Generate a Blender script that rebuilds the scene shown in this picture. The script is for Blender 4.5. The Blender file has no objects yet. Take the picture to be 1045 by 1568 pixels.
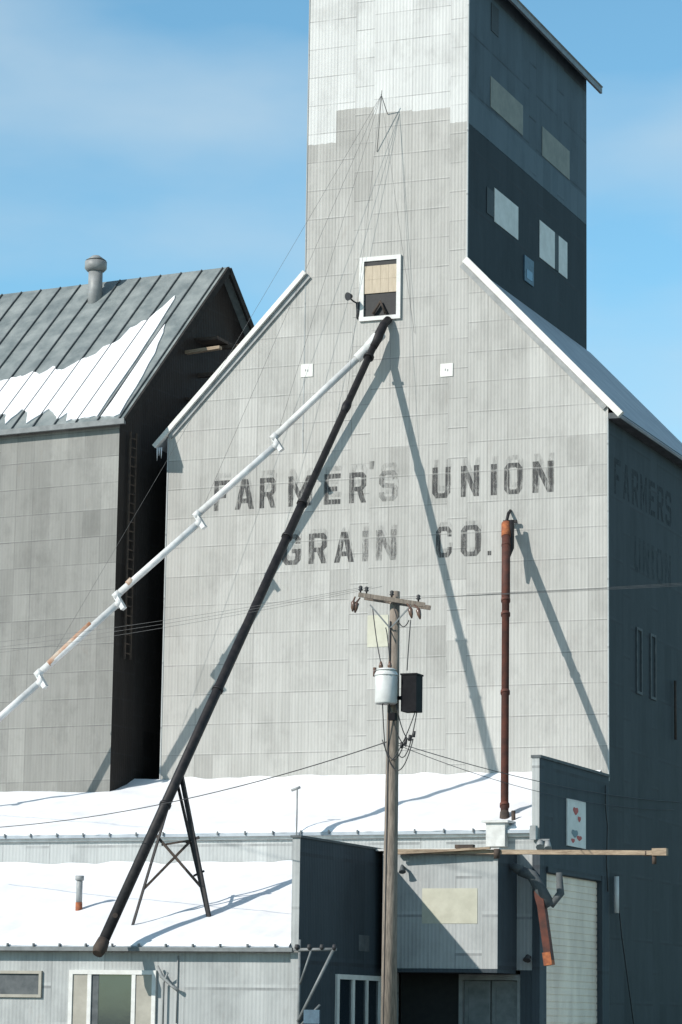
import bpy, math, random
from mathutils import Vector, Matrix, noise
from mathutils.geometry import tessellate_polygon
random.seed(7)
S=bpy.context.scene; COL=S.collection
# ------------------------------------------------------------ helpers
def empty(name):
    e=bpy.data.objects.new(name,None); e.empty_display_size=.5; COL.objects.link(e); return e
def mesh(name,verts,faces,mat,parent=None,smooth=False):
    m=bpy.data.meshes.new(name); m.from_pydata([tuple(v) for v in verts],[],faces); m.update()
    if mat: m.materials.append(mat)
    if smooth:
        for p in m.polygons: p.use_smooth=True
    o=bpy.data.objects.new(name,m); COL.objects.link(o)
    if parent: o.parent=parent
    return o
class MB:
    """mesh builder collecting several boxes/tubes into one object"""
    def __init__(s): s.v=[]; s.f=[]; s.sm=[]
    def add(s,v,f,sm=False):
        b=len(s.v); s.v+= [Vector(q) for q in v]; s.f+=[tuple(i+b for i in q) for q in f]; s.sm+=[sm]*len(f)
    def box(s,x0,x1,y0,y1,z0,z1):
        v=[(x0,y0,z0),(x1,y0,z0),(x1,y1,z0),(x0,y1,z0),(x0,y0,z1),(x1,y0,z1),(x1,y1,z1),(x0,y1,z1)]
        s.add(v,[(0,3,2,1),(4,5,6,7),(0,1,5,4),(1,2,6,5),(2,3,7,6),(3,0,4,7)]); return s
    def tube(s,pts,rads,n=12,cap=True):
        pts=[Vector(p) for p in pts]
        if not isinstance(rads,(list,tuple)): rads=[rads]*len(pts)
        v=[];f=[];prev=None
        for i,p in enumerate(pts):
            a=pts[max(i-1,0)]; b=pts[min(i+1,len(pts)-1)]
            d=(b-a)
            if d.length<1e-6: d=prev or Vector((0,0,1))
            d=d.normalized()
            if i==0 or prev is None:
                up=Vector((0,0,1)) if abs(d.z)<.95 else Vector((1,0,0))
                u=d.cross(up).normalized()
            else:
                u=(u-d*u.dot(d)).normalized()
            w=d.cross(u); prev=d
            for k in range(n):
                t=2*math.pi*k/n; v.append(p+(u*math.cos(t)+w*math.sin(t))*rads[i])
        for i in range(len(pts)-1):
            for k in range(n):
                a=i*n+k; b=i*n+(k+1)%n; f.append((a,b,b+n,a+n))
        s.add(v,f,True)
        if cap:
            b=len(s.v)-len(v)
            s.f.append(tuple(b+k for k in range(n))[::-1]); s.sm.append(False)
            s.f.append(tuple(b+(len(pts)-1)*n+k for k in range(n))); s.sm.append(False)
        return s
    def bar(s,a,b,w,h=None):
        a=Vector(a);b=Vector(b);h=h or w;d=(b-a).normalized()
        up=Vector((0,0,1)) if abs(d.z)<.95 else Vector((0,1,0))
        u=d.cross(up).normalized()*w/2; q=u.cross(d).normalized()*h/2
        v=[a-u-q,a+u-q,a+u+q,a-u+q,b-u-q,b+u-q,b+u+q,b-u+q]
        s.add(v,[(0,3,2,1),(4,5,6,7),(0,1,5,4),(1,2,6,5),(2,3,7,6),(3,0,4,7)]); return s
    def make(s,name,mat,parent=None):
        o=mesh(name,s.v,s.f,mat,parent)
        for p,sm in zip(o.data.polygons,s.sm): p.use_smooth=sm
        return o
def box(name,x0,x1,y0,y1,z0,z1,mat,parent): return MB().box(x0,x1,y0,y1,z0,z1).make(name,mat,parent)
def tube(name,pts,r,mat,parent,n=12): return MB().tube(pts,r,n).make(name,mat,parent)
def extrude_y(name,prof,y0,y1,mat,parent):
    n=len(prof); v=[(x,y0,z) for x,z in prof]+[(x,y1,z) for x,z in prof]
    f=[tuple(range(n)),tuple(range(2*n-1,n-1,-1))]+[(i,i+n,(i+1)%n+n,(i+1)%n) for i in range(n)]
    return mesh(name,v,f,mat,parent)
# ------------------------------------------------------------ materials
class NT:
    def __init__(s,name):
        s.m=bpy.data.materials.new(name); s.m.use_nodes=True; s.t=s.m.node_tree; s.b=s.t.nodes["Principled BSDF"]
    def n(s,t,**k):
        q=s.t.nodes.new(t)
        for a,b in k.items(): setattr(q,a,b)
        return q
    def l(s,a,b): s.t.links.new(a,b)
    def math(s,op,a,b=None,c=None):
        q=s.n("ShaderNodeMath",operation=op)
        for i,x in enumerate((a,b,c)):
            if x is None: continue
            if isinstance(x,(int,float)): q.inputs[i].default_value=x
            else: s.l(x,q.inputs[i])
        return q.outputs[0]
    def mix(s,f,a,b,bt='MIX'):
        q=s.n("ShaderNodeMix",data_type='RGBA',blend_type=bt)
        for i,x in ((0,f),(6,a),(7,b)):
            if isinstance(x,(int,float)): q.inputs[i].default_value=x
            elif isinstance(x,tuple): q.inputs[i].default_value=x+(1,) if len(x)==3 else x
            else: s.l(x,q.inputs[i])
        return q.outputs[2]
    def noise(s,vec,scale,detail=4,rough=.55,sc=None):
        if sc:
            mp=s.n("ShaderNodeMapping"); mp.inputs["Scale"].default_value=sc; s.l(vec,mp.inputs[0]); vec=mp.outputs[0]
        q=s.n("ShaderNodeTexNoise"); q.inputs["Scale"].default_value=scale; q.inputs["Detail"].default_value=detail; q.inputs["Roughness"].default_value=rough
        s.l(vec,q.inputs["Vector"]); return q.outputs["Fac"]
    def ramp(s,f,a,b):
        q=s.n("ShaderNodeMapRange"); q.inputs[1].default_value=a; q.inputs[2].default_value=b; s.l(f,q.inputs[0]); return q.outputs[0]
def sheet(name,c1,c2,cw=.75,ch=1.1,corr=.13,seam=.22,contrast=1.0,paint=None,rust=0.0,rough=.55,streak=.30,spec=.3,dirt=.30):
    g=NT(name); tc=g.n("ShaderNodeTexCoord").outputs["Object"]
    sp=g.n("ShaderNodeSeparateXYZ"); g.l(tc,sp.inputs[0]); x,y,z=sp.outputs
    h=g.math('ADD',x,y); hc=g.math('DIVIDE',h,cw); col=g.math('FLOOR',hc)
    w1=g.n("ShaderNodeTexWhiteNoise",noise_dimensions='1D'); g.l(col,w1.inputs["W"])
    off=g.math('MULTIPLY',g.math('GREATER_THAN',w1.outputs["Value"],.80),.5)
    zr=g.math('ADD',g.math('DIVIDE',z,ch),off)
    row=g.math('FLOOR',g.math('DIVIDE',zr,2.0))
    cb=g.n("ShaderNodeCombineXYZ"); g.l(col,cb.inputs[0]); g.l(row,cb.inputs[1])
    w2=g.n("ShaderNodeTexWhiteNoise",noise_dimensions='2D'); g.l(cb.outputs[0],w2.inputs["Vector"])
    fine=g.n("ShaderNodeCombineXYZ"); g.l(col,fine.inputs[0]); g.l(g.math('FLOOR',zr),fine.inputs[1])
    w3=g.n("ShaderNodeTexWhiteNoise",noise_dimensions='2D'); g.l(fine.outputs[0],w3.inputs["Vector"])
    st=g.ramp(g.noise(tc,1.0,5,.6,(2.2,2.2,.22)),.3,.7)
    st2=g.ramp(g.noise(tc,1.0,4,.6,(7,7,.35)),.3,.7)
    big=g.ramp(g.noise(tc,.16,4),.32,.68)
    speck=g.noise(tc,9,3,.7)
    fac=g.math('ADD',g.math('ADD',g.math('MULTIPLY',w2.outputs["Value"],.26*contrast),g.math('MULTIPLY',w3.outputs["Value"],.12*contrast)),
        g.math('ADD',g.math('ADD',g.math('MULTIPLY',st,streak),g.math('MULTIPLY',st2,.14)),g.math('ADD',g.math('MULTIPLY',big,.26),g.math('MULTIPLY',speck,.14))))
    c=g.mix(fac,c1,c2)
    c=g.mix(g.math('MULTIPLY',g.math('GREATER_THAN',w2.outputs["Value"],.96),.25*contrast),c,tuple(v*1.2 for v in c2))
    c=g.mix(g.math('MULTIPLY',g.math('LESS_THAN',w3.outputs["Value"],.03),.3*contrast),c,tuple(v*.75 for v in c1))
    fx=g.math('FRACT',hc); fz=g.math('FRACT',zr)
    lx=g.math('LESS_THAN',fx,.045); lz=g.math('LESS_THAN',fz,.035)
    sn=g.ramp(g.noise(tc,.9,3),.35,.65)
    line=g.math('MULTIPLY',g.math('MAXIMUM',g.math('MULTIPLY',lx,g.math('ADD',g.math('MULTIPLY',w1.outputs["Value"],.6),.25)),lz),g.math('MULTIPLY',g.math('ADD',sn,.35),seam))
    if paint:
        pc,pz,jit=paint
        ww=g.math('MULTIPLY',g.math('FLOOR',g.math('DIVIDE',h,1.5)),2.71)
        wp=g.n("ShaderNodeTexWhiteNoise",noise_dimensions='1D'); g.l(ww,wp.inputs["W"])
        th=g.math('ADD',g.math('MULTIPLY',wp.outputs["Value"],jit),pz)
        edge=g.math('ADD',z,g.math('MULTIPLY',g.math('SUBTRACT',g.noise(tc,5,3),.5),.12))
        pf=g.math('MULTIPLY',g.math('GREATER_THAN',edge,th),g.ramp(g.noise(tc,2.3,5,.7,(1,1,.5)),.14,.34))
        pcol=g.mix(g.math('ADD',g.math('MULTIPLY',w3.outputs["Value"],.5),g.math('MULTIPLY',st,.5)),pc,tuple(v*.78 for v in pc))
        c=g.mix(pf,c,pcol)
    # blotchy weathering and rain streaks under the laps
    bl=g.ramp(g.noise(tc,.75,7,.68,(1,1,.7)),.50,.72)
    dr=g.math('MULTIPLY',g.ramp(g.noise(tc,1.0,5,.65,(5,5,.18)),.55,.75),g.math('SUBTRACT',1.15,fz))
    c=g.mix(g.math('MULTIPLY',g.math('MAXIMUM',bl,g.math('MULTIPLY',dr,.8)),dirt),c,tuple(v*.55 for v in c1))
    if rust>0:
        rf=g.math('MULTIPLY',g.ramp(g.noise(tc,1.3,6,.7,(1.5,1.5,.5)),.60,.75),rust)
        c=g.mix(rf,c,(.16,.09,.05))
    c=g.mix(line,c,(.04,.04,.045))
    lz2=g.math('MULTIPLY',g.math('MULTIPLY',g.math('GREATER_THAN',fz,.035),g.math('LESS_THAN',fz,.075)),g.math('MULTIPLY',sn,.18))
    c=g.mix(lz2,c,tuple(min(.8,v*1.5) for v in c2))
    sine=g.math('SINE',g.math('MULTIPLY',h,2*math.pi/corr))
    c=g.mix(g.math('MULTIPLY',g.math('ADD',g.math('MULTIPLY',sine,.5),.5),.05),c,(.04,.04,.045))
    g.l(c,g.b.inputs["Base Color"]); g.b.inputs["Roughness"].default_value=rough
    g.b.inputs["Specular IOR Level"].default_value=spec
    bp=g.n("ShaderNodeBump"); bp.inputs["Strength"].default_value=.25; bp.inputs["Distance"].default_value=.03
    hh=g.math('ADD',g.math('MULTIPLY',sine,.35),g.math('ADD',g.math('MULTIPLY',w2.outputs["Value"],.15),g.math('MULTIPLY',g.noise(tc,1.2,3),2.6)))
    g.l(hh,bp.inputs["Height"]); g.l(bp.outputs[0],g.b.inputs["Normal"])
    return g.m
def plain(name,c1,c2=None,rough=.6,scale=4,stretch=(1,1,1),metal=0,bump=.15,lo=.35,hi=.65,spec=.4):
    g=NT(name); tc=g.n("ShaderNodeTexCoord").outputs["Object"]
    c2=c2 or tuple(v*.8 for v in c1)
    f=g.ramp(g.noise(tc,scale,6,.62,stretch),lo,hi)
    g.l(g.mix(f,c1,c2),g.b.inputs["Base Color"]); g.b.inputs["Roughness"].default_value=rough; g.b.inputs["Metallic"].default_value=metal
    g.b.inputs["Specular IOR Level"].default_value=spec
    bp=g.n("ShaderNodeBump"); bp.inputs["Strength"].default_value=bump; bp.inputs["Distance"].default_value=.02
    g.l(g.noise(tc,scale*3,4,.6,stretch),bp.inputs["Height"]); g.l(bp.outputs[0],g.b.inputs["Normal"]); return g.m
def lettering(name,col,lo,hi,amax):
    g=NT(name); tc=g.n("ShaderNodeTexCoord").outputs["Object"]
    g.b.inputs["Base Color"].default_value=col+(1,); g.b.inputs["Roughness"].default_value=.8
    a=g.ramp(g.noise(tc,3.0,8,.8,(2.2,2.2,.6)),lo,hi)
    sp=g.n("ShaderNodeSeparateXYZ"); g.l(tc,sp.inputs[0])
    h=g.math('ADD',sp.outputs[0],sp.outputs[1])
    sine=g.math('SINE',g.math('MULTIPLY',h,2*math.pi/.13))
    a=g.math('MULTIPLY',g.math('SUBTRACT',1.0,g.math('MULTIPLY',g.math('GREATER_THAN',sine,.4),.38)),a)
    # paint has lifted along the sheet laps
    fx=g.math('LESS_THAN',g.math('FRACT',g.math('DIVIDE',h,.75)),.06); fz=g.math('LESS_THAN',g.math('FRACT',g.math('DIVIDE',sp.outputs[2],1.1)),.06)
    a=g.math('MULTIPLY',a,g.math('SUBTRACT',1.0,g.math('MULTIPLY',g.math('MAXIMUM',fx,fz),.55)))
    g.l(g.math('MULTIPLY',a,amax),g.b.inputs["Alpha"]); return g.m
M={}
M['facade']=sheet("galvanized_facade",(.27,.264,.246),(.46,.452,.428),paint=((.61,.615,.60),33.6,1.7),rust=.14,contrast=.9,seam=.36,dirt=.34)
M['mainside']=sheet("shaded_side_steel",(.030,.037,.043),(.060,.070,.078),cw=.9,ch=2.2,seam=.5,contrast=.9,spec=.12,rough=.7)  # side-wall steel darker than the front; shade is worked into its colour
M['towerside']=sheet("tower_side_shaded_steel",(.022,.030,.036),(.042,.054,.063),cw=.9,ch=2.2,seam=.5,contrast=.8,paint=((.105,.14,.165),33.95,0.0),spec=.12,rough=.7)  # tower side coloured in shade tones, its white upper paint turned blue-grey
M['towerband']=sheet("tower_band_steel",(.09,.125,.15),(.13,.172,.20),cw=.9,ch=2.2,seam=.3,spec=.12,rough=.7)
M['annex']=sheet("galvanized_annex",(.125,.123,.114),(.265,.262,.245),cw=.75,ch=1.0,contrast=1.1,seam=.42,rust=.2,dirt=.4)
M['annexside']=sheet("annex_side_shaded",(.018,.016,.015),(.04,.035,.032),cw=.75,ch=1.0,seam=.4,spec=.1)  # annex metal again, with the shade of the gap put into the colour
M['low']=sheet("galvanized_low_wall",(.28,.293,.292),(.45,.465,.46),cw=.9,ch=2.4,seam=.32,contrast=.8,rust=.25,streak=.34,dirt=.4)
M['lowdark']=sheet("low_wall_shaded_steel",(.036,.047,.056),(.070,.086,.099),cw=.9,ch=3.2,seam=.4,contrast=.8,spec=.12,rough=.7)  # darkened copy of the low wall steel, painting in the shade
M['annexroof']=plain("weathered_roof_metal",(.14,.165,.168),(.26,.285,.28),rough=.5,scale=1.2,stretch=(1,1,1))
M['roofmetal']=plain("roof_metal",(.28,.32,.36),(.40,.44,.47),rough=.5,scale=1)
M['whitetrim']=plain("white_trim",(.62,.62,.60),(.46,.46,.44),rough=.6,scale=3)
M['snow']=plain("snow",(.80,.80,.82),(.72,.73,.76),rough=.75,scale=1.1,bump=.4)
M['dark']=plain("dark_opening",(.012,.012,.014),(.02,.02,.02),rough=.6)
M['blackpipe']=plain("black_pipe_steel",(.013,.013,.016),(.032,.029,.029),rough=.55,scale=3,metal=.1,spec=.25)
M['boxblack']=plain("black_enclosure",(.008,.008,.01),(.014,.014,.016),rough=.7,spec=.1)
M['whitepipe']=plain("white_pipe_paint",(.68,.685,.68),(.50,.50,.495),rough=.45,scale=2.2)
M['rustpipe']=plain("rusted_pipe",(.115,.035,.022),(.05,.022,.018),rough=.75,scale=2.5)
M['orange']=plain("rust_orange",(.36,.16,.08),(.46,.38,.31),rough=.8,scale=2.5)
M['chutelip']=plain("rust_orange_lip",(.42,.14,.05),(.16,.05,.03),rough=.8,scale=4)
M['brown']=plain("brown_brace",(.085,.06,.045),(.04,.032,.028),rough=.8,scale=5)
M['rakeboard']=plain("dark_rake_board",(.035,.032,.03),(.02,.02,.02),rough=.7,spec=.1)
M['pole']=plain("pole_wood",(.30,.25,.205),(.14,.118,.098),rough=.85,scale=5,stretch=(6,6,.5),bump=.5)
M['wood']=plain("weathered_wood",(.40,.31,.22),(.20,.145,.10),rough=.8,scale=4,stretch=(.6,3,3),bump=.4)
M['glass']=plain("window_glass",(.015,.022,.03),(.02,.03,.04),rough=.06,scale=.7,bump=.02,spec=.8)
M['frame']=plain("window_frame_white",(.66,.66,.64),(.56,.555,.53),rough=.5)
M['beige']=plain("beige_door_paint",(.50,.42,.32),(.42,.35,.26),rough=.7,scale=3,stretch=(3,3,.6))
M['blind']=plain("window_blind",(.38,.36,.31),(.30,.285,.245),rough=.8,scale=2,bump=.05)
M['patch']=plain("yellowed_patch",(.50,.49,.40),(.42,.41,.33),rough=.6,scale=2)
M['wire']=plain("cable",(.03,.03,.035),(.05,.05,.05),rough=.6)
M['ltcable']=plain("steel_cable",(.10,.10,.10),(.16,.16,.16),rough=.6)
M['greymetal']=plain("grey_metal",(.13,.143,.147),(.20,.213,.217),rough=.5,scale=3)
M['greyshade']=plain("dull_grey_metal",(.07,.08,.085),(.12,.13,.135),rough=.7,scale=3,spec=.2)
M['lightmetal']=plain("light_grey_metal",(.30,.31,.31),(.20,.21,.21),rough=.5,scale=2)
M['tank']=plain("transformer_paint",(.66,.665,.65),(.56,.565,.55),rough=.4)
M['ceramic']=plain("insulator",(.16,.10,.07),(.1,.06,.05),rough=.25)
M['rolldoor']=plain("roll_door_paint",(.90,.76,.62),(.70,.57,.46),rough=.6,scale=1.2,stretch=(1,1,.4))
M['panelwhite']=plain("whitish_panel",(.26,.26,.22),(.20,.205,.18),rough=.6,scale=2,spec=.2)
M['panelbright']=plain("bright_panel",(.74,.73,.69),(.62,.61,.57),rough=.6,scale=2)
M['bluepanel']=plain("blue_panel",(.07,.13,.18),(.05,.09,.13),rough=.5)
M['redpaint']=plain("red_paint",(.5,.05,.04),(.4,.05,.04),rough=.6)
M['letter']=lettering("faded_black_letters",(.045,.045,.046),.32,.54,.88)
M['letterfaint']=lettering("ghost_letters",(.09,.09,.09),.42,.62,.34)
M['letterS']=lettering("worn_letters",(.08,.08,.08),.38,.60,.6)
M['letterside']=lettering("side_letters",(.006,.007,.01),.36,.6,.7)
M['letterside2']=lettering("side_letters_worn",(.008,.009,.012),.42,.64,.55)
# ------------------------------------------------------------ grain elevator
ge=empty("grain_elevator")
DY=14.7
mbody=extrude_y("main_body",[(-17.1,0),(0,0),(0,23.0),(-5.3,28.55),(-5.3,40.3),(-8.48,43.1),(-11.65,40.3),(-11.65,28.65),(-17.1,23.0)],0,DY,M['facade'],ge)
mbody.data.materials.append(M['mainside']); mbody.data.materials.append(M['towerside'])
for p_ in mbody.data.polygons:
    if abs(p_.normal.x)>.9 and p_.center.x>-6: p_.material_index=2 if p_.center.z>28 else 1  # right-hand faces take the copies with shade in their colour
def slab(name,a,b,th,y0,y1,mat,parent):
    a=Vector((a[0],0,a[1]));b=Vector((b[0],0,b[1]));d=(b-a).normalized();nn=Vector((-d.z,0,d.x))
    if nn.z<0: nn=-nn
    pr=[a+nn*.01,b+nn*.01,b+nn*th,a+nn*th]
    return extrude_y(name,[(p.x,p.z) for p in pr],y0,y1,mat,parent)
slab("roof_right",(-5.29,28.54),(.42,22.56),.10,-.10,DY+.3,M['roofmetal'],ge)
slab("roof_left",(-17.55,22.53),(-11.66,28.64),.10,-.10,DY+.3,M['roofmetal'],ge)
def rake(name,a,b,w,th,parent,y=-.16,mat='panelbright'):
    a=Vector((a[0],0,a[1]));b=Vector((b[0],0,b[1]));d=(b-a).normalized();nn=Vector((-d.z,0,d.x))
    if nn.z<0: nn=-nn
    pr=[a-nn*w,b-nn*w,b+nn*th,a+nn*th]
    return extrude_y(name,[(p.x,p.z) for p in pr],y,-.004,M[mat],parent)
rake("rake_trim_right",(-5.42,28.68),(.42,22.56),.00,.24,ge,-.2)
rake("rake_trim_left",(-17.55,22.53),(-11.55,28.76),.00,.17,ge,-.2)
rake("rake_under_right",(-5.42,28.66),(-.02,23.0),.20,-.01,ge,-.08,'lightmetal')
rake("rake_under_left",(-17.1,23.0),(-11.55,28.74),.18,-.01,ge,-.08,'lightmetal')
box("eave_soffit",.005,.42,0.0,DY,22.55,22.75,M['greyshade'],ge)
mb=MB()
for k,(x,l) in enumerate(((-17.5,.5),(-17.42,.32),(-17.33,.42))): mb.tube([(x,-.1,22.55),(x,-.1,22.55-l)],[.035,.005],6)
mb.make("icicles",M['snow'],ge)
slab("tower_roof_right",(-8.48,43.1),(-4.85,39.9),.14,-.4,DY+.6,M['greymetal'],ge)
slab("tower_roof_left",(-12.1,39.9),(-8.48,43.1),.14,-.4,DY+.6,M['greymetal'],ge)
box("tower_eave_fascia",-4.9,-4.8,-.4,DY+.6,39.72,39.93,M['greymetal'],ge)
mb=MB(); mb.box(-5.34,-5.285,-.02,.05,28.7,40.2); mb.box(-11.67,-11.63,-.02,.05,28.8,40.2); mb.box(-.04,.01,-.02,.05,9.8,22.6); mb.box(-17.12,-17.07,-.02,.06,9.6,22.9); mb.box(-11.66,-11.62,-.015,-.004,22,28.7)
mb.make("corner_flashing",M['low'],ge)
mb=MB(); mb.box(-9.46,-9.28,-.10,-.004,26.78,29.18); mb.box(-8.0,-7.84,-.10,-.004,26.78,29.18); mb.box(-9.28,-8.0,-.10,-.004,29.02,29.18); mb.box(-9.28,-8.0,-.10,-.004,26.78,26.93)
mb.make("spout_window_frame",M['frame'],ge)
box("spout_window_dark",-9.28,-8.0,-.02,-.004,26.93,27.80,M['dark'],ge)
box("spout_window_dark",-9.28,-8.0,-.055,-.02,28.85,29.02,M['dark'],ge)
box("spout_window_door_back",-9.28,-8.0,-.05,-.012,27.80,28.85,M['wood'],ge)
mb=MB()
for i in range(4):
    for j in range(2): mb.box(-9.278+i*.32,-8.965+i*.32,-.06,-.051,27.805+j*.522,27.805+j*.522+.517)
mb.make("spout_window_door",M['beige'],ge)
tube("window_machinery",[(-8.9,-.12,27.0),(-8.6,-.14,27.45),(-8.4,-.12,27.0)],.06,M['brown'],ge,8)
for x,z in ((-11.52,25.1),(-6.05,24.73)):
    mb=MB(); mb.box(x-.24,x+.24,-.03,-.006,z-.24,z+.24)
    o=mb.make("small_vent_panel",M['panelbright'],ge)
    mb=MB(); mb.box(x-.06,x-.03,-.038,-.031,z-.03,z+.05); mb.box(x+.03,x+.06,-.038,-.031,z-.05,z+.03); mb.make("small_vent_slots",M['greymetal'],ge)
mb=MB(); mb.tube([(-9.5,-.02,27.45),(-9.6,-.28,27.5),(-9.7,-.36,27.6)],.03,6); mb.tube([(-9.66,-.36,27.68),(-9.74,-.52,27.64)],[.08,.16],10); mb.tube([(-9.5,-.03,26.9),(-9.5,-.12,27.5)],.08,8); mb.make("flood_light",M['wire'],ge)
def side(name,x,y0,y1,z0,z1,mat,parent,d=.02): return box(name,x+.004,x+.004+d,y0,y1,z0,z1,mat,parent)
TX=-5.3
side("tower_hatch_dark",TX,2.5,3.35,38.3,39.4,M['dark'],ge)
side("tower_panel",TX,2.47,6.3,35.3,36.5,M['panelwhite'],ge)
side("tower_panel",TX,8.72,12.3,35.2,36.4,M['panelwhite'],ge)
side("tower_window_dark",TX,2.1,2.9,31.1,32.1,M['dark'],ge)
side("tower_panel",TX,2.98,5.77,31.0,32.3,M['panelbright'],ge)
side("tower_panel",TX,8.42,10.35,31.0,32.5,M['panelbright'],ge)
side("tower_window_dark",TX,10.36,10.85,31.0,32.5,M['dark'],ge)
side("tower_panel",TX,10.86,12.0,31.0,32.5,M['panelbright'],ge)
side("tower_blue_window",TX,6.48,7.6,29.6,30.6,M['bluepanel'],ge,.05)
side("tower_blue_window_pane",TX+.05,6.7,7.4,29.75,30.1,M['glass'],ge,.01)
side("tower_mid_band",TX,.05,14.6,33.95,35.1,M['towerband'],ge,.006)
mb=MB()
for (y0,y1) in ((3.4,4.1),(5.2,5.9)):
    mb.box(.004,.05,y0,y0+.1,13.2,15.6); mb.box(.004,.05,y1-.1,y1,13.2,15.6); mb.box(.004,.05,y0+.1,y1-.1,15.5,15.6); mb.box(.004,.05,y0+.1,y1-.1,13.2,13.3)
mb.make("boarded_window_outline",M['greyshade'],ge)
mb=MB(); mb.box(.004,.03,5.92,6.02,13.2,15.6); mb.make("boarded_window_rust",M['brown'],ge)
tube("side_downpipe",[(.1,8.3,12),(.1,8.3,14.2)],.05,M['brown'],ge,8)
box("repair_sheet",-9.0,-8.2,-.02,-.005,14.75,15.9,M['patch'],ge)
# ---------------- painted letters
t=.29
GL={
'F':[[(0,0),(t,0),(t,.41),(.78,.41),(.78,.57),(t,.57),(t,.84),(1,.84),(1,1),(0,1)]],
'E':[[(0,0),(1,0),(1,.16),(t,.16),(t,.42),(.8,.42),(.8,.58),(t,.58),(t,.84),(1,.84),(1,1),(0,1)]],
'I':[[(0,0),(1,0),(1,1),(0,1)]],
'U':[[(0,1),(0,.17),(.2,0),(.8,0),(1,.17),(1,1),(1-t,1),(1-t,.23),(.66,.16),(.34,.16),(t,.23),(t,1)]],
'N':[[(0,0),(t,0),(t,.6),(1-t,0),(1,0),(1,1),(1-t,1),(1-t,.4),(t,1),(0,1)]],
'M':[[(0,0),(.21,0),(.21,.62),(.5,.12),(.79,.62),(.79,0),(1,0),(1,1),(.8,1),(.5,.48),(.2,1),(0,1)]],
'A':[[(0,0),(.27,0),(.34,.2),(.66,.2),(.73,0),(1,0),(.66,1),(.34,1)],[(.39,.36),(.61,.36),(.5,.72)]],
'R':[[(0,0),(t,0),(t,.38),(.46,.38),(.7,0),(1,0),(.78,.41),(1,.55),(1,.87),(.82,1),(0,1)],[(t,.53),(.64,.53),(.71,.6),(.71,.79),(.64,.84),(t,.84)]],
'S':[[(0,.3),(0,.15),(.2,0),(.8,0),(1,.15),(1,.44),(.84,.57),(.29,.6),(.29,.8),(.34,.85),(.66,.85),(.71,.8),(.71,.7),(1,.7),(1,.86),(.8,1),(.2,1),(0,.86),(0,.58),(.16,.45),(.71,.4),(.71,.2),(.66,.15),(.34,.15),(.29,.2),(.29,.3)]],
'C':[[(1,.33),(.71,.33),(.71,.21),(.66,.15),(.34,.15),(.29,.21),(.29,.79),(.34,.85),(.66,.85),(.71,.79),(.71,.67),(1,.67),(1,.84),(.8,1),(.2,1),(0,.84),(0,.16),(.2,0),(.8,0),(1,.16)]],
'G':[[(1,.52),(.52,.52),(.52,.38),(.71,.38),(.71,.21),(.66,.15),(.34,.15),(.29,.21),(.29,.79),(.34,.85),(.66,.85),(.71,.79),(.71,.69),(1,.69),(1,.84),(.8,1),(.2,1),(0,.84),(0,.16),(.2,0),(.8,0),(1,.16)]],
'O':[[(.2,0),(.8,0),(1,.16),(1,.84),(.8,1),(.2,1),(0,.84),(0,.16)],[(.34,.15),(.29,.21),(.29,.79),(.34,.85),(.66,.85),(.71,.79),(.71,.21),(.66,.15)]],
'.':[[(0,0),(1,0),(1,1),(0,1)]]}
def glyph(name,ch,x0,x1,z0,z1,mat,parent,plane='F',off=.006):
    loops=GL[ch]; pts=[p for l in loops for p in l]
    tris=tessellate_polygon([[Vector((p[0],p[1],0)) for p in l] for l in loops])
    v=[]
    for a,b in pts:
        h=x0+(x1-x0)*a; z=z0+(z1-z0)*b
        v.append((h,-off,z) if plane=='F' else (off,h,z))
    return mesh(name,v,[tuple(q) for q in tris],mat,parent)
row1=[('F',-15.17,-14.54),('A',-14.32,-13.55),('R',-13.33,-12.68),('M',-12.20,-11.25),('E',-10.78,-10.12),('R',-9.78,-9.12),('S',-8.62,-7.90),('U',-6.57,-5.88),('N',-5.48,-4.79),('I',-4.35,-4.12),('O',-3.85,-3.17),('N',-2.79,-2.01)]
row2=[('G',-12.40,-11.65),('R',-11.34,-10.62),('A',-10.34,-9.56),('I',-9.25,-9.02),('N',-8.72,-7.93),('C',-6.41,-5.81),('O',-5.47,-4.72)]
for c,a,b in row1:
    glyph("letter_"+c,c,a,b,20.04,21.17,M['letterS' if c in 'S' else 'letter'],ge)
    glyph("ghost_letter_"+c,c,a+.06,b+.04,20.30,21.45,M['letterfaint'],ge,off=.003)
for i,(c,a,b) in enumerate(row2):
    glyph("letter_"+c,c,a,b,17.88,19.0,M['letterS' if i in(3,4,) else 'letter'],ge)
    glyph("ghost_letter_"+c,c,a+.05,b+.04,18.04,19.16,M['letterfaint'],ge,off=.003)
mb=MB(); mb.add([(-9.0,-.006,21.25),(-8.85,-.006,21.25),(-8.8,-.006,21.55),(-9.0,-.006,21.55)],[(0,1,2,3)]); mb.make("letter_apostrophe",M['letterS'],ge)
glyph("letter_period",'.',-4.46,-4.32,17.88,18.04,M['letter'],ge)
yy=.7
for c in "FARMERS":
    glyph("side_letter_"+c,c,yy,yy+.85,20.0,21.3,M['letterside'],ge,'S'); yy+=1.12
yy=3.2
for c in "UNION":
    w=.35 if c=='I' else .85
    glyph("side_letter_"+c,c,yy,yy+w,17.6,18.9,M['letterside2'],ge,'S'); yy+=w+.3
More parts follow.
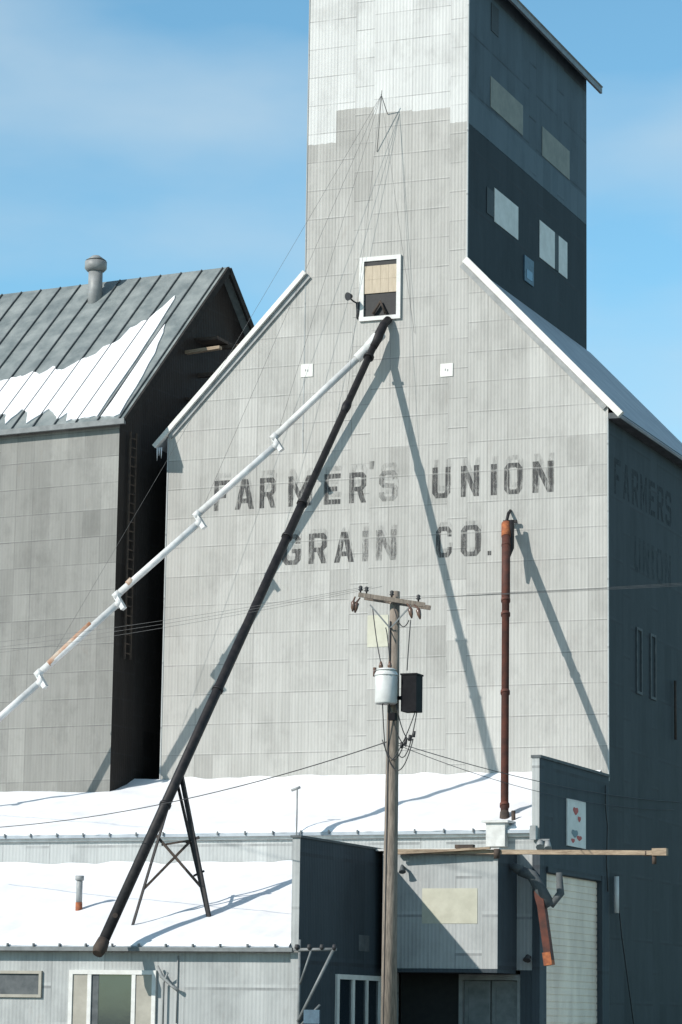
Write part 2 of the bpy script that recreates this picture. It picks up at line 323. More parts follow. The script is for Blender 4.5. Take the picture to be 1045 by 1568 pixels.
# ------------------------------------------------------------ low buildings
ds=empty("driveway_shed")
XL=-34
def quadroof(name,x0,x1,ya,za,yb,zb,th,mat,parent):
    v=[(x0,ya,za-th),(x1,ya,za-th),(x1,yb,zb-th),(x0,yb,zb-th),(x0,ya,za),(x1,ya,za),(x1,yb,zb),(x0,yb,zb)]
    return mesh(name,v,[(0,3,2,1),(4,5,6,7),(0,1,5,4),(1,2,6,5),(2,3,7,6),(3,0,4,7)],mat,parent)
def snowsheet(name,x0,x1,ya,za,yb,zb,parent,th=.12,nx=320,ny=30,seed=0):
    v=[];f=[]
    for j in range(ny+1):
        tt=j/ny
        for i in range(nx+1):
            x=x0+(x1-x0)*i/nx
            e=noise.noise(Vector((x*1.3,seed,0)))*.12+noise.noise(Vector((x*4,seed+5,0)))*.05
            y=ya+(yb-ya)*tt + (e*(1-tt) )
            z=za+(zb-za)*tt
            b=noise.noise(Vector((x*.5,y*.8,seed)))*.07+noise.noise(Vector((x*2,y*2,seed)))*.022
            top=th+b+.03
            if tt>.93: top+=.10*(tt-.93)/.07*(1+noise.noise(Vector((x*1.1,seed,4))))
            if j==0: top*=.15
            if j==1: top*=.85
            v.append((x,y,z+max(.012,top)))
    for j in range(ny):
        for i in range(nx):
            a=j*(nx+1)+i; f.append((a,a+1,a+nx+2,a+nx+1))
    b=len(v)
    for i in range(nx+1): q=v[i]; v.append((q[0],q[1]+.01,za+.004))
    for i in range(nx): f.append((b+i,b+i+1,i+1,i))
    return mesh(name,v,f,M['snow'],parent,True)
quadroof("upper_roof",XL,-.26,-7.85,7.62,-.005,9.93,.10,M['roofmetal'],ds)
snowsheet("roof_snow",XL,-.28,-7.83,7.62,-.01,9.93,ds,seed=3)
box("upper_front_wall",XL,-4.86,-7.6,-7.4,0,7.55,M['low'],ds)
box("fascia_trim",XL,-.28,-7.72,-7.61,7.42,7.56,M['whitetrim'],ds)
box("front_wall_right",-4.86,-0.26,-7.6,-7.4,3.2,7.52,M['low'],ds)
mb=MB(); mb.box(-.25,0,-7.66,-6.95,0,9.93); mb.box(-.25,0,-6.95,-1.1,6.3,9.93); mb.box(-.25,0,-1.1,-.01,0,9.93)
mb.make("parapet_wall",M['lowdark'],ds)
box("parapet_cap",-.29,.05,-7.72,-.01,9.93,10.02,M['greyshade'],ds)
box("parapet_front_skin",-.26,-.012,-7.69,-7.665,6.9,9.93,M['low'],ds)
mb=MB(); zz=0.0
while zz<6.25:
    mb.box(-.16,-.10,-6.95,-1.1,zz,zz+.19); mb.box(-.16,-.125,-6.95,-1.1,zz+.19,zz+.225); zz+=.225
mb.make("roll_up_door",M['rolldoor'],ds)
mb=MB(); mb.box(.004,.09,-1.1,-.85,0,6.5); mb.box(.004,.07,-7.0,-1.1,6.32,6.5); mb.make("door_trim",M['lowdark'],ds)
mb=MB(); mb.tube([(.16,.35,5.3),(.16,.35,6.55)],.09,8); mb.make("door_post",M['panelbright'],ds)
ps=empty("wall_sign")
box("sign_board",.006,.05,-4.9,-2.85,7.3,8.85,M['panelbright'],ps)
def blob(y,z,w,h,mat):
    v=[(.056,y+math.cos(a)*w,z+math.sin(a)*h*(1+.3*math.sin(3*a))) for a in [k*math.pi/8 for k in range(16)]]
    return mesh("sign_figure",v,[tuple(range(16))],mat,ps)
blob(-4.0,8.5,.3,.12,M['redpaint']); blob(-3.6,8.25,.18,.09,M['redpaint']); blob(-4.1,7.75,.36,.12,M['bluepanel']); blob(-3.6,7.62,.3,.08,M['redpaint']); blob(-4.3,7.5,.2,.07,M['redpaint'])
box("bumpout",-4.65,-.8,-9.5,-7.61,3.2,6.88,M['low'],ds)
box("bumpout_side_shade",-.795,-.78,-9.49,-7.62,3.2,6.87,M['lowdark'],ds)  # dark sheet painting the shade on the side facing away from the sun
box("bumpout_corner_trim",-.93,-.775,-9.53,-9.505,3.2,6.87,M['low'],ds)
box("bumpout_roof",-4.85,-.7,-9.62,-7.61,6.885,6.95,M['whitetrim'],ds)
box("bumpout_sill",-4.66,-.78,-9.53,-7.7,3.08,3.195,M['lowdark'],ds)
box("patch_panel",-3.3,-1.45,-9.515,-9.503,4.6,5.7,M['patch'],ds)
box("entry_dark_wall",-4.86,-2.75,-7.2,-7.1,0,3.2,M['dark'],ds)
mb=MB(); mb.box(-2.75,-2.62,-7.55,-7.1,0,3.06); mb.box(-.78,-.66,-7.55,-7.1,0,3.06); mb.box(-2.62,-.78,-7.55,-7.1,2.88,3.06); mb.make("entry_door_frame",M['lightmetal'],ds)
mb=MB()
for a,b in ((-2.6,-1.72),(-1.68,-.8)):
    mb.box(a,a+.14,-7.42,-7.36,0,2.86); mb.box(b-.14,b,-7.42,-7.36,0,2.86); mb.box(a+.14,b-.14,-7.42,-7.36,2.66,2.86); mb.box(a+.14,b-.14,-7.42,-7.36,1.3,1.5); mb.box(a+.14,b-.14,-7.385,-7.36,1.5,2.66); mb.box(a+.14,b-.14,-7.385,-7.36,0,1.3)
mb.make("entry_doors",M['greymetal'],ds)
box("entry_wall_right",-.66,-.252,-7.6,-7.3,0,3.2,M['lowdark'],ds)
mb=MB(); mb.tube([(-.3,-7.7,3.6),(-.3,-7.95,3.65),(-.3,-8.05,3.5)],[.04,.05,.13],8); mb.make("wall_lamp",M['wire'],ds)
mb=MB(); mb.tube([(-3.9,-9.5,6.35),(-3.9,-9.75,6.4),(-3.85,-9.85,6.2)],[.03,.05,.12],8); mb.make("sign_lamp",M['greyshade'],ds)
mb=MB(); mb.box(-.24,-.04,-7.98,-7.76,7.3,7.75); mb.tube([(.05,-7.8,7.25),(.12,-8.0,7.05)],[.1,.14],8); mb.tube([(.3,-7.8,7.25),(.38,-8.0,7.0)],[.08,.13],8); mb.bar((-.1,-7.8,7.3),(.35,-7.75,7.3),.06); mb.make("corner_lights",M['lightmetal'],ds)
mb=MB(); mb.tube([(.06,-.6,9.6),(.06,-.6,8.9),(.1,-.5,8.2),(.06,-.5,7.0),(.08,-.4,6.0)],.025,6); mb.tube([(.06,.6,6.6),(.1,1.2,4.5),(.1,2.6,1.6),(.1,3.4,0)],.025,6); mb.make("wall_cable",M['wire'],ds)
# ---- front shop building
fs=empty("front_shop_building")
box("front_wall",XL,-4.93,-15.6,-15.35,0,3.62,M['low'],fs)
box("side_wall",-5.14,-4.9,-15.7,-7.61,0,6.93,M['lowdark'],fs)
box("side_wall_front_skin",-5.15,-4.905,-15.74,-15.705,0,6.93,M['low'],fs)
box("side_wall_cap",-5.2,-4.85,-15.8,-7.62,6.93,7.0,M['greyshade'],fs)
quadroof("lower_roof",XL,-5.15,-15.9,3.68,-7.61,6.47,.10,M['roofmetal'],fs)
snowsheet("lower_roof_snow",XL,-5.16,-15.86,3.69,-7.62,6.47,fs,seed=9,th=.10)
mb=MB(); mb.box(XL,-5.0,-16.02,-15.91,3.54,3.66); mb.make("gutter",M['greymetal'],fs)
def win(y,x0,x1,z0,z1,mul,parent,w=.12,mat=None,glass=None):
    mb=MB(); mb.box(x0,x0+w,y-.09,y-.004,z0,z1); mb.box(x1-w,x1,y-.09,y-.004,z0,z1); mb.box(x0+w,x1-w,y-.09,y-.004,z1-w,z1); mb.box(x0+w,x1-w,y-.09,y-.004,z0,z0+w)
    for m in mul: mb.box(m-w/2,m+w/2,y-.08,y-.004,z0+w,z1-w)
    mb.make("window_frame",mat or M['frame'],parent); box("window_glass",x0+w,x1-w,y-.02,y-.005,z0+w,z1-w,glass or M['glass'],parent)
win(-15.6,-12.55,-9.6,.9,2.97,[-11.85,-10.35],fs,.13)
box("window_blind",-12.42,-11.92,-15.65,-15.625,1.03,2.84,M['blind'],fs); box("window_blind",-10.28,-9.73,-15.65,-15.625,1.03,2.84,M['blind'],fs)
box("window_inner_curtain",-11.78,-11.55,-15.63,-15.622,1.03,2.84,M['greyshade'],fs)
win(-15.6,-15.6,-13.5,2.12,2.93,[],fs,.09,M['blind'],M['greyshade'])
mb=MB(); x=-4.9
mb.box(x+.004,x+.08,-12.8,-12.6,0.8,2.95); mb.box(x+.004,x+.08,-9.2,-9.0,0.8,2.95); mb.box(x+.004,x+.08,-12.6,-9.2,2.8,2.95); mb.box(x+.004,x+.07,-11.5,-11.3,.8,2.8); mb.box(x+.004,x+.07,-10.3,-10.15,.8,2.8)
mb.make("side_window_frame",M['panelbright'],fs); box("side_window_glass",x+.004,x+.02,-12.6,-9.2,.8,2.8,M['glass'],fs)
box("side_board",x+.004,x+.02,-10.9,-10.0,3.7,4.2,M['greyshade'],fs)
mb=MB(); mb.tube([(-4.8,-15.9,0),(-4.8,-15.9,3.9)],.045,8); mb.tube([(-4.95,-15.95,3.6),(-3.6,-15.95,3.62)],.05,8); mb.tube([(-4.8,-15.95,1.5),(-3.7,-15.95,3.6)],.05,8); mb.tube([(-4.4,-15.95,3.6),(-4.75,-15.95,2.6)],.035,8); mb.tube([(-4.1,-15.95,2.0),(-4.8,-15.95,1.3)],.035,8); mb.make("service_bracket",M['greymetal'],fs)
mb=MB()
for k in range(4): mb.tube([(-4.85+k*.4,-16.0,3.6),(-4.85+k*.4,-16.0,3.66),(-4.85+k*.4,-16.0,3.76)],[.03,.08,.05],8)
mb.make("bracket_insulators",M['wire'],fs)
box("notice_board",-4.6,-4.1,-15.99,-15.93,1.45,1.85,M['bluepanel'],fs); box("notice_paper",-4.6,-3.95,-15.99,-15.94,.9,1.42,M['panelbright'],fs)
mb=MB(); mb.tube([(-9.3,-15.75,0),(-9.3,-15.75,2.6),(-9.1,-15.9,2.9)],.035,8); mb.tube([(-9.5,-15.8,3.1),(-9.35,-15.8,2.8),(-9.0,-15.8,2.5),(-8.8,-15.8,2.4)],[.04,.07,.04,.07],8); mb.tube([(-8.9,-15.64,1.4),(-8.9,-15.64,3.4)],.02,6); mb.make("wall_conduit",M['lightmetal'],fs)
mb=MB(); mb.tube([(-13.85,-12.6,5.15),(-13.85,-12.6,5.95)],.10,12); mb.tube([(-13.85,-12.6,5.85),(-13.85,-12.6,6.0)],.14,12); mb.make("stove_pipe",M['lightmetal'],fs)
tube("stove_pipe_base",[(-13.85,-12.6,4.7),(-13.85,-12.6,5.15)],.11,M['chutelip'],fs)
tube("vent_mast",[(-8.3,-7.95,7.4),(-8.3,-7.95,9.05)],.03,M['lightmetal'],ds,8); tube("vent_mast_head",[(-8.5,-7.95,9.0),(-8.2,-7.95,9.1)],.045,M['lightmetal'],ds,8)
mb=MB(); x=-33.5
while x<-5.6: mb.box(x,x+.04,-15.98,-15.87,3.66,3.77); x+=.9
mb.make("eave_seam_ends",M['greymetal'],fs)
mb=MB(); x=-33.2
while x<-.6: mb.box(x,x+.04,-7.92,-7.85,7.56,7.69); x+=1.0
mb.make("eave_seam_ends",M['greymetal'],ds)
# ------------------------------------------------------------ annex
an=empty("grain_annex")
ang=math.radians(5.5)
HD=7.2; LE=26; EZ=23.35; RZ=30.75
def put(o): o.matrix_local=Matrix.Translation((-18.3,-1.7,0))@Matrix.Rotation(-ang,4,'Z'); return o
v=[(-LE,0,0),(0,0,0),(0,2*HD,0),(-LE,2*HD,0),(-LE,0,EZ),(0,0,EZ),(0,2*HD,EZ),(-LE,2*HD,EZ),(-LE,HD,RZ-.1),(0,HD,RZ-.1)]
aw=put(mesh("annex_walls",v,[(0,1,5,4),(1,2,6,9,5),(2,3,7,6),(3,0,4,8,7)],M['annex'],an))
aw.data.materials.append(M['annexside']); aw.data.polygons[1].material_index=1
def rp(x,s,off=0):
    n=Vector((0,-(RZ-EZ),HD)).normalized()
    ov=-.25
    y=ov+(HD-ov)*s; z=EZ-.15+(RZ-EZ+.15)*s
    return Vector((x,y,z))+n*off
def roofslab(name,sgn):
    v=[];
    for x in (-LE,.35):
        for s in (0,1):
            for off in (.0,.14):
                p=rp(x,s,off)
                if sgn<0: p=Vector((p.x,2*HD-p.y,p.z))
                v.append(p)
    return put(mesh(name,v,[(0,4,5,1),(2,3,7,6),(1,5,7,3),(0,2,6,4),(0,1,3,2),(4,6,7,5)],M['annexroof'],an))
roofslab("roof_front",1); roofslab("roof_back",-1)
mb=MB(); x=.2
while x>-LE:
    a=rp(x,0.0,.16); b=rp(x,.995,.16); mb.bar(a,b,.035,.09); x-=.95
put(mb.make("roof_seams",M['greyshade'],an))
a=rp(.42,0,.02); b=rp(.42,1.0,.02); c=Vector((.42,2*HD-a.y,a.z))
mb=MB(); mb.bar(a,b,.10,.26); mb.bar(b,c,.10,.26); put(mb.make("rake_board",M['rakeboard'],an))
mb=MB(); mb.bar(rp(-LE,0,.02)+Vector((0,-.05,0)),rp(.42,0,.02)+Vector((0,-.05,0)),.14,.2); put(mb.make("eave_gutter",M['greymetal'],an))
def patch(name,pts,off):
    pp=[]
    for i in range(len(pts)):
        a=Vector((pts[i][0],pts[i][1],0)); b=Vector((pts[(i+1)%len(pts)][0],pts[(i+1)%len(pts)][1],0))
        n=max(1,int((b-a).length/.10))
        for k in range(n):
            q=a.lerp(b,k/n); j=noise.noise(Vector((q.x*3.1,q.y*22,1)))*.06; j2=noise.noise(Vector((q.x*4,q.y*20,7)))*.016
            pp.append((q.x+j,max(.005,q.y+j2)))
    tris=tessellate_polygon([[Vector((a,b,0)) for a,b in pp]])
    n=len(pp); v=[rp(-a,b,off) for a,b in pp]+[rp(-a,b,off-.12) for a,b in pp]
    f=[tuple(q) for q in tris]+[(i,(i+1)%n,(i+1)%n+n,i+n) for i in range(n)]
    return put(mesh(name,v,f,M['snow'],an))
patch("roof_snow_patch",[(26,.36),(12,.37),(8,.35),(6.6,.34),(5.6,.37),(5.0,.36),(4.72,.40),(4.4,.37),(4.0,.38),(3.7,.42),(3.36,.44),(3.1,.45),(2.95,.50),(2.4,.54),(2.26,.62),(1.7,.67),(1.35,.78),(1.2,.82),(1.08,.79),(.98,.5),(.90,.03),(2.2,.02),(2.4,.06),(2.7,.04),(3.1,.08),(3.4,.11),(3.7,.07),(4.0,.03),(4.3,.10),(4.7,.12),(5.0,.04),(5.4,.10),(5.8,.12),(6.2,.06),(9,.10),(14,.05),(26,.1)],.19)
patch("roof_snow_patch",[(.72,.62),(.5,.56),(.25,.42),(.02,.2),(-.1,.02),(.70,.02)],.19)
vx=-5.2; yv=HD-1.0; zv=RZ-1.0
mb=MB(); mb.tube([(vx,yv,zv-.4),(vx,yv,zv+1.5)],.29,16); mb.tube([(vx,yv,zv+1.3),(vx,yv,zv+1.42),(vx,yv,zv+1.7),(vx,yv,zv+1.75)],[.34,.45,.45,.34],16); mb.tube([(vx,yv,zv+1.75),(vx,yv,zv+1.95)],[.42,.15],16)
put(mb.make("ridge_vent",M['lightmetal'],an))
wb=empty("wooden_walkway")
mb=MB(); mb.bar((-18.2,4.6,27.4),(-16.2,4.6,27.4),.3,.12); mb.bar((-18.2,4.0,26.2),(-16.6,4.0,26.2),.2,.16); mb.bar((-18.1,4.0,24.2),(-18.1,4.0,27.6),.12); mb.bar((-17.6,3.4,24.0),(-17.0,3.4,25.9),.12); mb.bar((-18.2,3.2,25.2),(-17.0,3.2,24.9),.3,.1); mb.box(-18.2,-16.8,3.6,5.2,27.5,27.62)
mb.make("planks",M['brown'],wb)
mb=MB(); mb.bar((-17.9,3.0,26.9),(-16.4,3.0,27.0),.25,.12); mb.bar((-17.75,2.4,24.2),(-17.2,2.4,24.7),.2,.12); mb.make("new_planks",M['wood'],wb)
# ladder stands off the annex side wall, inside the gap
ld=empty("ladder")
mb=MB()
for a in (.55,.95): mb.box(.10,.16,a,a+.06,14.5,23)
z=14.7
while z<23: mb.box(.11,.15,.61,.95,z,z+.04); z+=.35
put(mb.make("rails_and_rungs",M['brown'],ld))
# ------------------------------------------------------------ pipes
def lerp(a,b,t): return Vector(a).lerp(Vector(b),t)
bp=empty("black_grain_spout")
A0=Vector((-8.62,-.75,25.6)); A1=Vector((-10.75,-17.05,3.75))
mb=MB(); mb.tube([A0,lerp(A0,A1,.3),lerp(A0,A1,.3001),A1],[.13,.13,.155,.17],14)
for q in (.02,.3,.36,.62,.8): p=lerp(A0,A1,q); d=(A1-A0).normalized(); mb.tube([p-d*.05,p+d*.05],.195,14)
p=lerp(A0,A1,.12); mb.tube([p-d*.35,p-d*.1,p+d*.25],[.13,.17,.13],14)
mb.make("pipe",M['blackpipe'],bp)
mb=MB(); d=(A1-A0).normalized(); mb.tube([A1-d*.1,A1+d*.2,A1+d*.42],[.19,.22,.16],12); mb.tube([A1-d*.9+Vector((.05,0,.1)),A1-d*.7+Vector((.14,0,.28))],.08,8); mb.make("end_valve",M['brown'],bp)
mb=MB(); mb.tube([(-8.3,-.1,26.75),(-8.36,-.4,26.5),(-8.5,-.6,26.0),A0],[.15,.16,.19,.15],12); mb.make("head_elbow",M['blackpipe'],bp)
sf=empty("spout_support_frame")
T=lerp(A0,A1,.762); T2=lerp(A0,A1,.752)
mb=MB(); mb.bar(T+Vector((-.05,0,-.1)),(-11.2,-14.2,4.2),.07)
mb.bar(T2+Vector((.05,0,0)),(-8.92,-13.3,4.5),.12); mb.bar(T+Vector((0,.1,-.15)),(-9.15,-12.9,4.6),.075); mb.bar((-9.9,-13.1,7.0),(-9.45,-13.1,7.15),.08); mb.bar((-9.6,-13.1,5.95),(-9.25,-13.1,6.1),.06)
mb.make("dark_legs",M['blackpipe'],sf)
mb=MB(); mb.bar((-10.95,-13.9,5.5),(-9.75,-13.15,7.0),.08); mb.bar((-10.75,-13.5,7.2),(-9.3,-13.2,5.6),.08); mb.bar((-10.6,-13.4,6.9),(-9.75,-13.15,7.05),.06)
mb.make("cross_braces",M['brown'],sf)
wp=empty("white_grain_spout")
W0=Vector((-8.75,-.65,25.72)); WD=Vector((-2.99,-1.0,-3.28))
def wpt(t): return W0+WD*t
js=[0,.16,1.08,1.95,2.85,3.72,4.6,6.2]
mb=MB(); pn=Vector((.74,0,-.67))
for i in range(len(js)-1):
    a=wpt(js[i]); b=wpt(js[i+1]); dn=WD.normalized()
    if i>=2: a=a+pn*.15
    if 1<=i: b=b-pn*.13
    mb.tube([a,b],.125 if i>0 else .18,14)
    if 1<=i<len(js)-2:
        c=wpt(js[i+1])
        mb.tube([b-dn*.18,b+dn*.08],.14,14)
        mb.bar(c-pn*.22-dn*.04,c+pn*.45+dn*.12,.19,.17)
        mb.tube([c+pn*.15,c+pn*.15+dn*.25],[.14,.13],14)
mb.make("pipe",M['whitepipe'],wp)
tube("rusted_section",[wpt(3.14)-pn*.03,wpt(3.60)-pn*.10],.133,M['orange'],wp,14)
p=wpt(2.72)-pn*.11; tube("rusted_collar",[p,p-WD.normalized()*.25],.14,M['orange'],wp,14)
mb=MB(); mb.tube([(-8.40,-.4,26.15),(-8.55,-.55,26.0),W0,wpt(.06)],[.17,.22,.21,.18],14); mb.make("head_collar",M['whitepipe'],wp)
rp_=empty("rusty_leg_pipe")
B0=Vector((-3.6,-.5,18.9)); B1=Vector((-1.55,-6.6,8.2))
mb=MB(); mb.tube([B0,lerp(B0,B1,.28),lerp(B0,B1,.2801),B1],[.15,.15,.13,.13],14); d=(B1-B0).normalized()
for q in (.08,.28,.33,.6,.97): p=lerp(B0,B1,q); mb.tube([p-d*.06,p+d*.06],.16,14)
mb.make("pipe",M['rustpipe'],rp_)
mb=MB(); mb.tube([(-3.6,-.02,19.45),(-3.6,-.25,19.3),B0],[.05,.06,.06],8); mb.tube([B0+Vector((.22,0,.1)),B0+Vector((.2,-.2,-.9)),B0+Vector((.1,-.3,-1.5))],[.08,.16,.05],10); mb.bar(B0+Vector((-.2,.3,.12)),B0+Vector((.3,.3,.12)),.1); mb.make("top_bracket",M['blackpipe'],rp_)
tube("orange_top",[lerp(B0,B1,.0),lerp(B0,B1,.05)],.165,M['chutelip'],rp_)
mb=MB(); mb.tube([B1-d*.1,B1+d*.5,(-1.4,-7.0,7.6)],[.15,.18,.18],12); mb.tube([(-1.15,-6.9,8.3),(-1.1,-7.0,7.7)],.07,8); mb.make("foot_boot",M['brown'],rp_)
mb=MB(); mb.box(-1.72,-1.08,-7.95,-6.6,7.1,7.85); mb.box(-1.85,-.95,-8.05,-6.5,7.855,7.93)
mb.make("pedestal",M['whitetrim'],rp_)
rc=empty("discharge_chute")
mb=MB(); mb.tube([(-.45,-8.3,6.3),(-.05,-8.3,6.15),(.2,-8.2,5.7),(.5,-8.1,5.2)],[.17,.18,.2,.17],14); mb.tube([(.75,-8.0,6.25),(.8,-8.0,5.6),(.5,-8.1,5.2)],[.10,.13,.11],12); mb.tube([(-.7,-8.4,6.45),(-.4,-8.3,6.3)],[.12,.17],12); mb.make("grey_elbow",M['greyshade'],rc)
mb=MB(); mb.bar((.22,-8.2,5.4),(.5,-8.2,3.5),.24,.28); mb.bar((.12,-8.2,5.7),(.24,-8.2,5.25),.26,.26); mb.make("rusty_chute",M['rustpipe'],rc)
mb=MB(); mb.bar((.44,-8.2,3.75),(.5,-8.2,3.35),.27,.32); mb.make("chute_lip",M['chutelip'],rc)
wbm=empty("wooden_boom")
mb=MB(); mb.bar((-4.15,-9.72,6.86),(4.75,-9.72,6.74),.16,.14); mb.bar((-4.1,-9.9,6.78),(-.9,-9.9,6.93),.1,.07); mb.make("beam",M['wood'],wbm)
mb=MB(); mb.tube([(4.1,-9.72,6.8),(4.1,-9.72,6.65)],.09,8); mb.tube([(4.35,-9.72,6.7),(4.35,-9.72,6.4)],.07,8); mb.tube([(-.7,-9.85,6.9),(-.7,-9.85,6.6)],.1,8); mb.box(-2.1,-1.5,-9.84,-9.62,6.93,7.05); mb.make("fittings",M['brown'],wbm)
box("end_block",4.3,4.76,-9.83,-9.61,6.66,6.88,M['wood'],wbm)
# ------------------------------------------------------------ utility pole
up=empty("utility_pole"); PX,PY=.2,-21.5
mb=MB(); mb.tube([(PX,PY,0),(PX,PY,5),(PX+.03,PY,10),(PX+.05,PY,13.35)],[.23,.20,.165,.135],16); mb.make("pole",M['pole'],up)
arm0=Vector((-.62,PY-.42,13.22)); arm1=Vector((1.16,PY+.1,12.93))
mb=MB(); mb.bar(arm0+Vector((0,-.14,0)),arm1+Vector((0,-.14,0)),.09,.12); mb.bar(arm0+Vector((.02,.26,-.03)),arm1+Vector((.02,.26,-.03)),.09,.12)
mb.make("crossarm",M['pole'],up)
mb=MB(); mb.bar((PX-.55,PY-.36,12.95),(PX,PY-.25,12.3),.03,.04) ; mb.bar((PX+.6,PY-.2,12.9),(PX+.03,PY-.25,12.3),.03,.04); mb.make("arm_braces",M['greymetal'],up)
mb=MB()
def insul(p,s=1):
    mb.tube([p,p+Vector((0,0,.05)),p+Vector((0,0,.08)),p+Vector((0,0,.12)),p+Vector((0,0,.16)),p+Vector((0,0,.2))],[.03*s,.03*s,.09*s,.05*s,.08*s,.03*s],10)
for q in (.03,.12,.5,.9): insul(arm0.lerp(arm1,q)+Vector((0,-.14,.06)),.8)
mb.make("insulators",M['wire'],up)
mb=MB()
for q,dx in ((-.02,-.05),(.08,-.1),(.68,.1),(.78,.12)):
    p=arm0.lerp(arm1,q)+Vector((dx,-.16,-.06))
    mb.tube([p,p+Vector((dx,0,-.12)),p+Vector((dx,0,-.16)),p+Vector((dx*1.3,0,-.3)),p+Vector((dx*1.5,0,-.42))],[.02,.03,.07,.06,.02],10)
mb.make("hanging_insulators",M['ceramic'],up)
tx,ty=PX+.0,PY-.48
mb=MB(); mb.tube([(tx,ty,10.15),(tx,ty,10.2),(tx,ty,11.0),(tx,ty,11.08)],[.28,.31,.31,.27],20); mb.tube([(tx,ty,11.08),(tx,ty,11.14)],[.31,.2],20); mb.tube([(tx,ty,10.93),(tx,ty,10.98)],.325,20)
mb.make("transformer_tank",M['tank'],up)
mb=MB(); mb.box(tx+.40,tx+.85,ty+.1,ty+.6,9.95,10.95); mb.box(tx+.38,tx+.87,ty+.08,ty+.62,10.955,11.0); mb.box(tx+.2,tx+.40,ty+.3,ty+.4,10.3,10.4); mb.box(tx+.1,tx+.3,ty-.1,ty+.1,9.7,9.9); mb.make("control_box",M['boxblack'],up)
mb=MB()
for dx in (-.16,.1): mb.tube([(tx+dx,ty,11.12),(tx+dx,ty,11.2),(tx+dx,ty,11.27),(tx+dx,ty,11.34)],[.03,.07,.05,.02],8)
mb.tube([(tx-.42,ty+.2,10.95),(tx-.42,ty+.2,11.2)],.05,8); mb.make("bushings",M['ceramic'],up)
mb=MB()
def cat(a,b,sag,n=24):
    a=Vector(a);b=Vector(b); return [a.lerp(b,i/n)-Vector((0,0,sag*4*(i/n)*(1-i/n))) for i in range(n+1)]
for a,b,s in (((tx+.1,ty,10.15),(tx+.5,ty+.3,9.0),.25),((tx+.3,ty,10.15),(tx+.7,ty+.3,9.2),.35),((tx-.1,ty,10.2),(PX-.1,PY-.2,8.9),.2),((tx+.75,ty+.3,9.95),(tx+.1,ty+.2,8.6),.15),((tx+.8,ty+.3,9.95),(tx+.3,ty+.3,8.75),.45),((PX-.1,PY-.2,8.9),(tx+.7,ty+.3,9.2),.7),((PX-.2,PY-.2,9.2),(tx+.5,ty+.3,9.3),.6),
    ((tx+.1,ty,11.3),(PX-.1,PY-.3,12.3),-.15),((tx-.16,ty,11.3),(PX-.5,PY-.3,12.9),.15),((PX+.6,PY-.2,12.5),(tx+.5,ty+.3,11.1),-.1),((PX+.1,PY-.2,12.9),(PX+.55,PY-.2,12.5),.35)):
    mb.tube(cat(a,b,s,14),.015,6)
mb.tube([(PX-.08,PY-.2,0),(PX-.05,PY-.19,6),(PX-.02,PY-.16,12.5)],.02,6)
for k in range(4): mb.tube([(PX+.35+k*.12,ty+.3,8.95+.1*k),(PX+.37+k*.12,ty+.3,9.12+.1*k)],.045,8)
mb.make("pole_wiring",M['wire'],up)
ow=empty("overhead_wires")
mb=MB()
mb.tube(cat((PX-.1,PY-.1,9.15),(-19.5,-12,7.55),.55),.014,6)
mb.tube(cat((PX+.1,PY-.1,9.15),(.03,9.3,9.75),.3),.012,6)
mb.tube(cat((PX+.1,PY-.1,9.1),(.03,8.3,9.4),.45),.009,6)
mb.make("low_service_wires",M['wire'],ow)
mb=MB()
for k in range(3): mb.tube(cat(arm0+Vector((.1+k*.3,-.14,.2)),(-45,-4+k*.6,15.0-k*.35),.9),.005,5)
for k in range(3): mb.tube(cat(arm1+Vector((-.1-k*.3,-.14,.2)),(50,20+k*.6,22.5-k*.25),.6),.005,5)
mb.make("line_wires",M['ltcable'],ow)
gc=empty("spout_guy_cables")
AP=Vector((-8.45,-.7,35.1))
mb=MB()
for p in (wpt(1.08),wpt(1.95),wpt(3.72),lerp(A0,A1,.12),Vector((-7.3,-.05,26.2))):
    mb.tube([AP,Vector(p)],.006,5)
mb.tube([(-8.45,-.02,34.6),(-8.45,-.7,35.15)],.016,6); mb.tube([(-8.85,-.02,33.2),(-8.42,-.7,35.3)],.014,6)
mb.make("cables",M['ltcable'],gc)
# ------------------------------------------------------------ ground
g=NT("snowy_gravel"); tc=g.n("ShaderNodeTexCoord").outputs["Object"]
f=g.ramp(g.noise(tc,.07,6,.6),.55,.62); g.l(g.mix(f,(.14,.125,.11),(.7,.72,.75)),g.b.inputs["Base Color"]); g.b.inputs["Roughness"].default_value=.9
mesh("ground",[(-3000,-3000,0),(3000,-3000,0),(3000,3000,0),(-3000,3000,0)],[(0,1,2,3)],g.m)
# ------------------------------------------------------------ light
sd=Vector((.68,1,-.74)).normalized()
L=bpy.data.lights.new("sun","SUN"); L.energy=4.9; L.angle=math.radians(.5); L.color=(1,.95,.88)
so=bpy.data.objects.new("sun",L); COL.objects.link(so); so.rotation_euler=sd.to_track_quat('-Z','Y').to_euler(); so.location=(-40,-60,60)
w=bpy.data.worlds.new("World"); S.world=w; w.use_nodes=True; nt=w.node_tree; bg=nt.nodes["Background"]
sky=nt.nodes.new("ShaderNodeTexSky"); sky.sky_type='NISHITA'; sky.sun_disc=False; sky.sun_elevation=math.asin(-sd.z); sky.sun_rotation=math.atan2(-sd.x,-sd.y)%(2*math.pi)
sky.altitude=1200; sky.air_density=1.0; sky.dust_density=.4; sky.ozone_density=1.6
tcw=nt.nodes.new("ShaderNodeTexCoord")
sx=nt.nodes.new("ShaderNodeSeparateXYZ"); nt.links.new(tcw.outputs["Generated"],sx.inputs[0])
zr=nt.nodes.new("ShaderNodeMapRange"); zr.inputs[1].default_value=.36; zr.inputs[2].default_value=.6; nt.links.new(sx.outputs[2],zr.inputs[0])
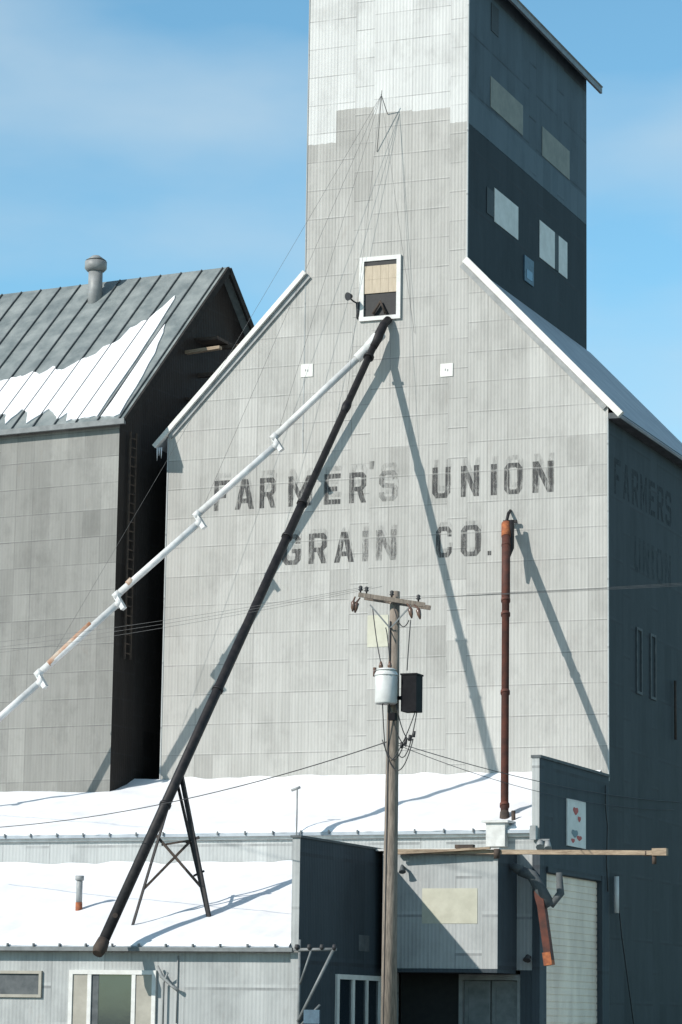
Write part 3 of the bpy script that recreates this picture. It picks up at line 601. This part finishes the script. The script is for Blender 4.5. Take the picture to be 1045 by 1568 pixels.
tn=nt.nodes.new("ShaderNodeMix"); tn.data_type='RGBA'; tn.inputs[6].default_value=(1.42,2.02,1.88,1); tn.inputs[7].default_value=(1.0,1.0,.95,1); nt.links.new(zr.outputs[0],tn.inputs[0])
ml=nt.nodes.new("ShaderNodeMix"); ml.data_type='RGBA'; ml.blend_type='MULTIPLY'; ml.inputs[0].default_value=1; nt.links.new(sky.outputs[0],ml.inputs[6]); nt.links.new(tn.outputs[2],ml.inputs[7])
mp=nt.nodes.new("ShaderNodeMapping"); mp.inputs["Scale"].default_value=(2.6,2.6,7); mp.inputs["Location"].default_value=(.35,.1,.2); nt.links.new(tcw.outputs["Generated"],mp.inputs[0])
nz=nt.nodes.new("ShaderNodeTexNoise"); nz.inputs["Scale"].default_value=1.9; nz.inputs["Detail"].default_value=6; nz.inputs["Roughness"].default_value=.45; nt.links.new(mp.outputs[0],nz.inputs["Vector"])
mr=nt.nodes.new("ShaderNodeMapRange"); mr.inputs[1].default_value=.44; mr.inputs[2].default_value=.68; mr.inputs[4].default_value=.6; nt.links.new(nz.outputs["Fac"],mr.inputs[0])
mx=nt.nodes.new("ShaderNodeMix"); mx.data_type='RGBA'; mx.inputs[7].default_value=(5.8,7.2,8.2,1); nt.links.new(mr.outputs[0],mx.inputs[0]); nt.links.new(ml.outputs[2],mx.inputs[6]); nt.links.new(mx.outputs[2],bg.inputs[0])
bg.inputs[1].default_value=.10
S.view_settings.view_transform='Standard'; S.view_settings.look='None'; S.view_settings.exposure=0
# ------------------------------------------------------------ camera
f_=4440.0; yaw=math.radians(22); p=math.atan(776/f_); ro=math.radians(.8)
Fh=Vector((-math.sin(yaw),math.cos(yaw),0)); R0=Vector((math.cos(yaw),math.sin(yaw),0)); Z=Vector((0,0,1))
F=Fh*math.cos(p)+Z*math.sin(p); U0=-Fh*math.sin(p)+Z*math.cos(p)
Rr=R0*math.cos(ro)+U0*math.sin(ro); Ur=-R0*math.sin(ro)+U0*math.cos(ro)
cam=bpy.data.cameras.new("camera"); co=bpy.data.objects.new("camera",cam); COL.objects.link(co)
m=Matrix((Rr,Ur,-F)).transposed().to_4x4(); m.translation=Vector((28.784,-96.224,1.6)); co.matrix_world=m
cam.sensor_fit='VERTICAL'; cam.sensor_height=36; cam.lens=f_/1568*36; cam.clip_start=.5; cam.clip_end=8000
S.camera=co
